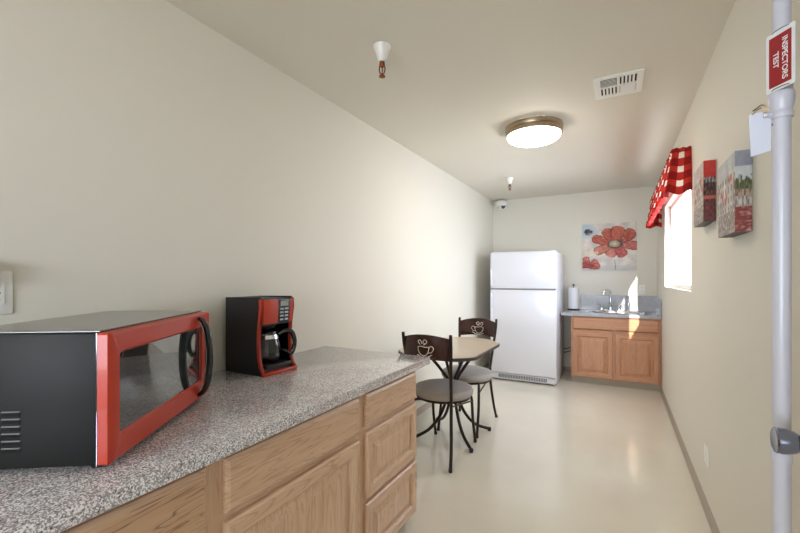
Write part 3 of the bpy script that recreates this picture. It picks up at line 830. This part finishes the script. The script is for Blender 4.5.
def flower(s, t):
    """big red daisy left of a pale ground, s right, t up"""
    x, y = s, t
    n1 = nz(x, y, 7, 1); n2 = nz(x, y, 22, 5); n3 = nz(x * 1.5, y * 4, 9, 8)
    c = mix((228, 222, 214), (198, 194, 190), .5 + n1 * 1.1)
    c = mix(c, (214, 176, 166), max(0, n3) * .9)
    c = mix(c, (176, 198, 212), max(0, 1 - math.hypot((x - .06) / .26, (y - .86) / .2)) * 1.6)
    q = math.hypot((x - .11) / .07, (y - .83) / .055)
    if q < 1.3: c = mix((44, 54, 66), c, max(0, q - .6 + n2))
    if .0 < math.hypot((x - .13) / .03, (y - .82) / .025) < 1: c = (150, 70, 60)
    if y < .1: c = mix(c, (188, 192, 192), .6)
    def petal(cx, cy, ang, ln, wd, base_c, tip_c, c):
        dx, dy = x - cx, y - cy
        a = R(ang); u_ = dx * math.cos(a) + dy * math.sin(a); v_ = -dx * math.sin(a) + dy * math.cos(a)
        if u_ < 0 or u_ > ln * 1.02: return c
        k = u_ / ln
        hw_ = .8 * wd * (math.sin(min(1, k * .92 + .05) * PI * .72) ** .8) * (1 if k < .86 else math.sqrt(max(0, 1 - ((k - .86) / .16) ** 2)))
        hw_ *= 1 + n2 * .12
        e = abs(v_) / max(hw_, 1e-4)
        if e > 1: return c
        col = mix(base_c, tip_c, k + n1 * .6 + n3 * .5)
        col = mix(col, (104, 40, 36), max(0, e - .76) * 4)
        col = mix(col, (232, 190, 176), max(0, nz(u_, v_ * 5, 14, ang)) * .8)
        return col
    # small blossom in the lower corner
    for a_ in (100, 155, 40, 10): c = petal(.1, .06, a_, .24, .085, (142, 42, 40), (196, 110, 100), c)
    # stem
    if abs(x - .61 - .01 * math.sin(y * 20)) < .008 and y < .22: c = mix(c, (120, 120, 116), .7)
    P_ = [(250, .29, .13, (190, 96, 92), (206, 134, 120)), (302, .32, .13, (166, 64, 62), (186, 96, 88)), (205, .42, .12, (176, 84, 66), (200, 128, 108)),
          (352, .46, .12, (172, 76, 72), (190, 104, 94)), (162, .44, .12, (182, 88, 66), (168, 76, 58)), (122, .37, .12, (164, 66, 54), (182, 96, 76)),
          (36, .43, .15, (150, 58, 44), (178, 86, 64)), (80, .37, .16, (164, 66, 50), (184, 94, 70))]
    for a_, ln, wd, c0, c1 in P_: c = petal(.61, .56, a_, ln, wd, c0, c1, c)
    q = math.hypot((x - .61) / .14, (y - .555) / .095) + n2 * .25
    if q < 1.1: c = mix((74, 66, 66), c, max(0, (q - .85) * 4))
    q = math.hypot((x - .6) / .095, (y - .56) / .07) + n2 * .2
    if q < 1.05: c = mix((214, 196, 156), (150, 134, 118), q)
    if abs(s - .16) < .14 and .33 < t < .44 and abs(t - .385 - .02 * n1) < .03: c = mix(c, (226, 210, 178), .75)
    return c
fp = empty('flower_painting', 'square canvas of a big red daisy hanging above the sink', 'painting', (-.42, YB - .001, 1.388))
pw, phh, pt = .632, .615, .03
def plain_art(col): return lambda s, t: mix(col, (150, 150, 150), .2 + .3 * nz(s, t, 9, 2))
b_ = MB(); st = []
grid_face(b_, (0, -pt, 0), (pw, 0, 0), (0, 0, phh), 150, 146, flower, M['art'], st)
build_art('painted_front', b_, st, fp)
b_ = MB(); b_.box(.0, pw, -pt + .0005, 0, 0, phh, M['paper']); b_.build('canvas_box', fp)

def street_art(seed, warm):
    def fn(s, t):
        """grey street of tall house fronts with red awnings"""
        n1 = nz(s, t, 6, seed); n2 = nz(s * 2, t, 26, seed + 3)
        c = mix((224, 218, 210), (170, 162, 156), .5 + n1)
        if t > .72 + .1 * s: c = mix((196, 202, 208), c, .4)
        col_w = math.sin(s * 40 + seed); row = math.sin(t * 46)
        if .3 < t < .8 and col_w > .35 and row > -.2: c = mix(c, (104, 96, 94), .75)
        aw = .52 + .12 * math.sin(s * 9 + seed) + .1 * s
        if abs(t - aw) < .045 and math.sin(s * 26 + seed) > -.4: c = mix(c, (190, 84, 74), .8)
        if t < .3:
            c = mix((176, 168, 160), (116, 106, 100), .5 + n2 * 1.2)
            if nz(s * 3, t, 16, seed + 9) > .2: c = mix(c, (226, 222, 214), .8)
            if nz(s * 2, t * 2, 13, seed + 19) > .28: c = mix(c, (150, 84, 78), .5)
        if warm and t > .6: c = mix(c, (200, 120, 106), .35 * (s))
        return mix(c, (90, 84, 82), max(0, n2) * .4)
    return fn
def wrap_a(s, t):
    n1 = nz(s * .6, t, 16, 4)
    if t > .72: return mix((196, 50, 30), (168, 36, 24), .5 + n1)
    if t > .64: return mix((150, 150, 150), (60, 52, 50), .5 + n1 * 2)
    if t > .42: return mix((40, 30, 28), (120, 60, 46), .4 + n1 * 2)
    if t > .36: return (176, 92, 72)
    return mix((120, 52, 48), (72, 34, 34), .5 + n1 * 2)
def wrap_b(s, t):
    n1 = nz(s * .8, t, 12, 14)
    if t > .8: return mix((150, 154, 166), (136, 140, 150), .5 + n1)
    if t > .66 + n1 * .08: return mix((188, 196, 200), (206, 208, 206), .5 + n1)
    if t > .52: return mix((112, 116, 74), (70, 76, 50), .5 + n1 * 2)
    if t > .44: return mix((120, 84, 62), (176, 160, 140), .5 + n1 * 2)
    if t > .3: return mix((196, 188, 178), (120, 108, 104), .5 + n1 * 2)
    return mix((120, 34, 28), (180, 150, 140), .1 + max(0, nz(s * .25, t * 3, 12, 6)) * 1.8)
def wall_canvas(label, y0, y1, z0, z1, seed, wrap, warm):
    r_ = empty('canvas_print', label, 'picture', (XR - .001, y0, z0), R(-90) , 'small street canvases on the window wall')
    # local x = -Y..., build directly: front looks to -X ; local -y is world -X
    L_ = y1 - y0; H2 = z1 - z0; t_ = .05
    # rotation -90: local x -> -Y, so use negative x for +Y
    b_ = MB(); st = []
    grid_face(b_, (-L_, -t_, 0), (L_, 0, 0), (0, 0, H2), 70, 70, street_art(seed, warm), M['art'], st); build_art('printed_front', b_, st, r_)
    b_ = MB(); st = []
    grid_face(b_, (0, -t_, 0), (0, t_, 0), (0, 0, H2), 20, 70, wrap, M['art'], st); build_art('wrapped_edge', b_, st, r_)
    b_ = MB(); b_.box(-L_ + .0005, -.0005, -t_ + .0005, 0, .0005, H2 - .0005, M['black_matte']); b_.build('stretcher_box', r_)
wall_canvas('street scene canvas with an all red edge, hanging next to the window valance', 2.5, 2.79, 1.572, 1.877, 2.0, wrap_a, True)
wall_canvas('street scene canvas with grey sky and green tree edge, hanging nearer the pipe', 1.885, 2.16, 1.457, 1.755, 7.0, wrap_b, False)

# ------------------------------------------------------------------ valance
va = empty('window_valance', 'red and white checked cloth valance gathered over the window', 'valance', (0, 0, 0))
XV = .31; Y0, Y1, ZT, ZB = 3.23, 5.25, 2.155, 1.85
path = []
n_ = 12
for i in range(n_ + 1): path.append((XR - .004 - (XR - .004 - XV) * i / n_, Y0, 0, 1))
m_ = 230
for i in range(1, m_ + 1): path.append((XV, Y0 + (Y1 - Y0) * i / m_, 1, 0))
for i in range(1, n_ + 1): path.append((XV + (XR - .004 - XV) * i / n_, Y1, 0, -1))
bm = bmesh.new(); uvl = bm.loops.layers.uv.new('UVMap'); rows = []
dist = 0; prev = None; NZ = 14
for k, (x, y, sd, en) in enumerate(path):
    if prev is not None: dist += math.hypot(x - prev[0], y - prev[1])
    prev = (x, y)
    ru = dist * 1.18
    ph_ = math.sin(dist * 2 * PI / .105) * .7 + math.sin(dist * 2 * PI / .067 + 1) * .3
    col_ = []
    for j in range(NZ + 1):
        v = j / NZ
        amp = .005 + .016 * v
        off = ph_ * amp
        zz = ZT + .004 * math.sin(dist * 150) * (1 - v) ** 4 - (ZT - ZB) * v + (.012 * math.sin(dist * 2 * PI / .105 + 1.2) * v if True else 0)
        px = x - off * sd - (.018 * (1 - abs(v - .05) * 20) if v < .1 and sd else 0); py = y - off * en - (.03 * v if en == 1 else 0)
        px += sd * (.016 - .04 * v) + abs(en) * (.016 - .04 * v) * max(0, min(1, (XR - .004 - x) / (XR - XV)))
        px = min(px, XR - .003)
        col_.append((bm.verts.new((px, py, zz)), (ru, v * (ZT - ZB))))
    rows.append(col_)
for A, B in zip(rows[:-1], rows[1:]):
    for j in range(NZ):
        q = (A[j], B[j], B[j + 1], A[j + 1]); f = bm.faces.new([w[0] for w in q]); f.smooth = True
        for lp, w in zip(f.loops, q): lp[uvl].uv = w[1]
me = bpy.data.meshes.new('cloth'); bm.to_mesh(me); bm.free(); me.materials.append(M['check'])
o = bpy.data.objects.new('cloth', me); COL.objects.link(o); o.parent = va
sm_ = o.modifiers.new('thick', 'SOLIDIFY'); sm_.thickness = .0012
b_ = MB(); b_.tube([(XR - .002, Y0 + .012, ZT - .03), (XV + .03, Y0 + .012, ZT - .03), (XV + .018, Y0 + .03, ZT - .03), (XV + .018, Y1 - .03, ZT - .03), (XV + .03, Y1 - .012, ZT - .03), (XR - .002, Y1 - .012, ZT - .03)], .007, M['white'], 8, 1); b_.build('curtain_rod', va)

# ------------------------------------------------------------------ ceiling things
LY = 3.16; LX = -.565
def ceiling_lamp(label, x, y):
    l = empty('ceiling_lamp', label, 'ceiling lamp', (x, y, CH), 0)
    b_ = MB(); b_.lathe([(0, -.0005), (.15, -.0005), (.155, -.006), (.155, -.018), (0, -.018)], M['white'], 40); b_.build('mounting_plate', l)
    b_ = MB(); b_.lathe([(.199, -.003), (.211, -.003), (.212, -.02), (.208, -.034), (.201, -.037), (.201, -.045), (.206, -.049), (.206, -.066), (.198, -.07), (.1955, -.06), (.197, -.02), (.199, -.003)], M['bronze'], 56); o = b_.build('trim_ring', l); o['label'] = 'brushed bronze ring'
    b_ = MB(); b_.lathe([(0, -.02), (.186, -.02), (.19, -.03), (.192, -.075), (.184, -.093), (.16, -.106), (.11, -.116), (0, -.121)], M['lamp_glass'], 48); o = b_.build('shade', l); o['label'] = 'glowing frosted glass'
    return l
l1 = ceiling_lamp('round frosted glass lamp with bronze ring glowing on the ceiling', LX, LY)
b_ = MB()
vt = empty('ceiling_vent', 'white square air vent with louvres on the ceiling', 'vent', (-.126, 2.56, CH), R(0))
vw, vd = .255, .3
for (x0, x1, y0, y1) in ((0, vw, 0, .035), (0, vw, vd - .035, vd), (0, .035, .035, vd - .035), (vw - .035, vw, .035, vd - .035), (.035, vw - .035, vd / 2 - .007, vd / 2 + .007), (vw / 2 - .008, vw / 2 + .008, .035, vd - .035)):
    b_.box(x0, x1, y0, y1, -.01, -.0005, M['white'], .002, 1)
b_.build('frame', vt)
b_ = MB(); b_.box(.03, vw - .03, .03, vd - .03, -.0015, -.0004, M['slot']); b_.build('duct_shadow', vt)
b_ = MB()
qx = ((.037, vw / 2 - .01), (vw / 2 + .01, vw - .037)); qy = ((.037, vd / 2 - .009), (vd / 2 + .009, vd - .037))
for i in range(4):
    a = qx[1][0] + (i + .3) * (qx[1][1] - qx[1][0]) / 4.3; b_.box(a, a + .011, qy[0][0], qy[0][1], -.012, -.004, M['white'])
    a = qx[0][0] + (i + .4) * (qx[0][1] - qx[0][0]) / 4.3; b_.box(a, a + .011, qy[1][0], qy[1][1], -.012, -.004, M['white'])
for i in range(6):
    a = qy[0][0] + i * (qy[0][1] - qy[0][0]) / 6; b_.box(qx[0][0], qx[0][1], a, a + .005, -.006, -.004, M['white'])
for i in range(6):
    a = qy[1][0] + i * (qy[1][1] - qy[1][0]) / 6; b_.box(qx[1][0], qx[1][1], a, a + .0135, -.011, -.003, M['white'])
b_.build('louvre', vt)
def sprinkler(label, x, y, s):
    r_ = empty('fire_sprinkler', label, 'sprinkler', (x, y, CH), R(20), 'pendant fire sprinklers')
    b_ = MB(); b_.lathe([(0, -.0005), (.046 * s, -.0005), (.047 * s, -.004), (.04 * s, -.02 * s), (.029 * s, -.05 * s), (.023 * s, -.075 * s), (.022 * s, -.085 * s), (0, -.085 * s)], M['white'], 32); b_.build('escutcheon', r_)
    b_ = MB(); b_.lathe([(0, -.083 * s), (.014 * s, -.083 * s), (.015 * s, -.1 * s), (.011 * s, -.108 * s), (0, -.108 * s)], M['copper'], 16)
    for k in (-1, 1): b_.tube([(k * .011 * s, 0, -.1 * s), (k * .015 * s, 0, -.12 * s), (k * .01 * s, 0, -.142 * s), (0, 0, -.152 * s)], .0035 * s, M['copper'], 8, 5)
    b_.tube([(0, 0, -.105 * s), (0, 0, -.15 * s)], .0035 * s, M['red_dark'], 8, 1)
    hd_ = b_.build('sprinkler_head', r_)
    b_ = MB(); b_.lathe([(0, -.152 * s), (.006 * s, -.152 * s), (.017 * s, -.158 * s), (.017 * s, -.161 * s), (0, -.163 * s)], M['copper'], 18); b_.build('deflector', hd_)
sprinkler('white coned fire sprinkler with copper head above the worktop', -1.03, 1.70, .95)
sprinkler('white coned fire sprinkler with dark head above the refrigerator', -1.094, 4.64, .88)
dm = empty('smoke_detector', 'white dome device with a dark eye high in the corner above the refrigerator', 'detector', (-1.5, YB, 2.33), 0)
b_ = MB(); b_.box(-.05, .05, -.02, -.0005, -.03, .09, M['white'], .006); b_.build('wall_bracket', dm)
b_ = MB(); b_.lathe([(0, .075), (.05, .072), (.078, .05), (.088, .012), (.088, -.01), (.07, -.014), (0, -.014)], M['white'], 32, mtx=Matrix.Translation((0, -.1, .02))); b_.build('housing', dm)
b_ = MB(); b_.lathe([(0, -.012), (.03, -.012), (.03, -.03), (.02, -.048), (0, -.055)], M['lens'], 20, mtx=Matrix.Translation((.03, -.1, .02))); b_.build('lens', dm)

# ------------------------------------------------------------------ riser pipe with its sign and tag
PX, PY = .362, 1.345
rp = empty('sprinkler_riser_pipe', 'white painted riser pipe running floor to ceiling beside the door', 'pipe', (PX, PY, 0))
PR = .0182
b_ = MB(); b_.lathe([(PR, .0), (PR, CH)], M['pvc'], 28); b_.build('pipe', rp)
b_ = MB(); b_.lathe([(PR, 1.688), (.0215, 1.688), (.0228, 1.692), (.0228, 1.701), (.0205, 1.706), (.0212, 1.711), (.0245, 1.722), (.026, 1.737), (.0248, 1.75), (.0215, 1.758), (.0225, 1.762), (.022, 1.77), (PR, 1.772)], M['pvc'], 32); b_.build('union_fitting', rp)
b_ = MB(); b_.lathe([(PR, .826), (.0212, .826), (.0212, .87), (PR, .87)], M['pvc'], 28); b_.build('coupling', rp)
b_ = MB(); b_.tube([(-.014, -.004, 1.7), (-.03, -.006, 1.7)], .0075, M['pvc'], 12, 1)
b_.tube([(-.03, -.006, 1.7), (-.037, -.006, 1.7)], .0095, M['chrome'], 12, 1)
b_.tube([(-.028, -.01, 1.712), (-.04, -.012, 1.726), (-.058, -.012, 1.714)], .0018, M['brass'], 6, 4)
b_.tube([(-.034, -.006, 1.692), (-.034, -.006, 1.678), (-.018, -.006, 1.674)], .003, M['grey_plastic'], 6, 4)
b_.build('test_valve', rp)
for z in (.004, CH - .012):
    b_ = MB(); b_.lathe([(PR, z), (.042, z), (.038, z + .008), (PR, z + .008)], M['pvc'], 28); b_.build('collar', rp)
sg = empty('inspection_sign', "red and white metal sign strapped to the riser pipe", 'sign', (.3525, 1.3155, 1.765), R(-58))
SW, SH = .0705, .135
b_ = MB(); b_.prism(rr(-SW / 2, SW / 2, -.012, SH + .0, .003), -.0015, 0, M['sign_white'], axis='y'); b_.build('plate', sg)
b_ = MB(); b_.prism(rr(-SW / 2 + .008, SW / 2 - .008, -.001, SH - .011, .001), -.0022, -.0014, M['sign_red'], axis='y'); b_.build('red_field', sg)
for txt, xx, szz in (('INSPECTORS', .0065, .0185), ('TEST', -.0155, .0185)):
    cu = bpy.data.curves.new('lettering', 'FONT'); cu.body = txt; cu.size = szz; cu.align_x = 'CENTER'; cu.extrude = .0002
    cu.offset = .0003
    cu.space_character = .98
    to = bpy.data.objects.new('text_source', cu); COL.objects.link(to); bpy.context.view_layer.update()
    lm = bpy.data.meshes.new_from_object(to.evaluated_get(bpy.context.evaluated_depsgraph_get())); bpy.data.objects.remove(to)
    lm.name = 'lettering_' + txt.lower()
    o = bpy.data.objects.new('lettering', lm); COL.objects.link(o); o.parent = sg
    lm.materials.clear(); lm.materials.append(M['sign_white'])
    # reads downwards: rotate clockwise seen from the front
    o.rotation_euler = Matrix(((0, 1, 0), (0, 0, -1), (-1, 0, 0))).to_euler()
    o.location = (xx, -.0026, (SH - .014) / 2 + (0 if txt != 'TEST' else 0.003))
    o['label'] = 'white letters ' + txt
for z in (-.012, SH - .004):
    b_ = MB(); b_.tube([(-.024, .0, z + .003), (-.012, -.003, z + .005), (.008, -.003, z + .005), (.026, .0, z + .003)], .0012, M['grey_plastic'], 6, 4); b_.build('strap', sg)
tg = empty('paper_tag', 'blank bluish white card tag hanging from the riser pipe valve', 'tag', (.297, 1.335, 1.602), R(0))
b_ = MB(); b_.prism([(-.001, .104), (.024, .107), (.03, .1), (.034, .09), (.043, .086), (.042, .006), (.003, -.004)], -.001, 0, M['blue_paper'], axis='y'); b_.build('card', tg)
b_ = MB(); b_.tube([(.006, -.001, .103), (.014, -.003, .112), (.024, -.002, .118)], .0012, M['brass'], 6, 4); b_.build('wire', tg)

# ------------------------------------------------------------------ light
w = bpy.data.worlds.new('daylight'); scene.world = w; w.use_nodes = True
bg = w.node_tree.nodes['Background']; bg.inputs[0].default_value = (.80, .885, 1.0, 1); bg.inputs[1].default_value = 7.0
pl = bpy.data.lights.new('window_portal', 'AREA'); pl.shape = 'RECTANGLE'; pl.size = hh; pl.size_y = WY1 - WY0
pl.cycles.is_portal = True
po = bpy.data.objects.new('window_portal', pl); COL.objects.link(po)
po.location = (XR + T + .01, (WY0 + WY1) / 2, (WZ0 + WZ1) / 2); po.rotation_euler = (0, R(90), 0)
pl2 = bpy.data.lights.new('window_portal', 'AREA'); pl2.shape = 'RECTANGLE'; pl2.size = FX1 - FX0; pl2.size_y = FZ1 - FZ0  # portal for the added fill opening behind the camera
pl2.cycles.is_portal = True
po2 = bpy.data.objects.new('window_portal', pl2); COL.objects.link(po2)
po2.location = ((FX0 + FX1) / 2, YF - T - .01, (FZ0 + FZ1) / 2); po2.rotation_euler = (R(90), 0, 0)
sn = bpy.data.lights.new('sun', 'SUN'); sn.energy = 12; sn.angle = R(.6); sn.color = (1, .95, .86)
so = bpy.data.objects.new('sun', sn); COL.objects.link(so)
so.rotation_euler = Vector((-.225, 1, -.45)).to_track_quat('-Z', 'Y').to_euler(); so.location = (3, -3, 4)
# ------------------------------------------------------------------ camera
cam = bpy.data.cameras.new('camera'); co = bpy.data.objects.new('camera', cam); COL.objects.link(co)
cam.sensor_width = 36; cam.lens = 399 / 800 * 36; cam.shift_y = 11.5 / 800; cam.clip_start = .02
co.location = (0, 0, EYE); co.rotation_euler = (R(90), 0, math.atan2(218, 399))
scene.camera = co
vs = scene.view_settings
scene.display_settings.display_device = 'sRGB'
vs.view_transform = 'Standard'; vs.look = 'None'; vs.gamma = 1; vs.use_curve_mapping = False; vs.exposure = 1.15
scene.cycles.use_denoising = True
scene.cycles.max_bounces = 10; scene.cycles.diffuse_bounces = 6; scene.cycles.transmission_bounces = 8
scene.cycles.sample_clamp_indirect = 6
scene.cycles.caustics_reflective = False; scene.cycles.caustics_refractive = False
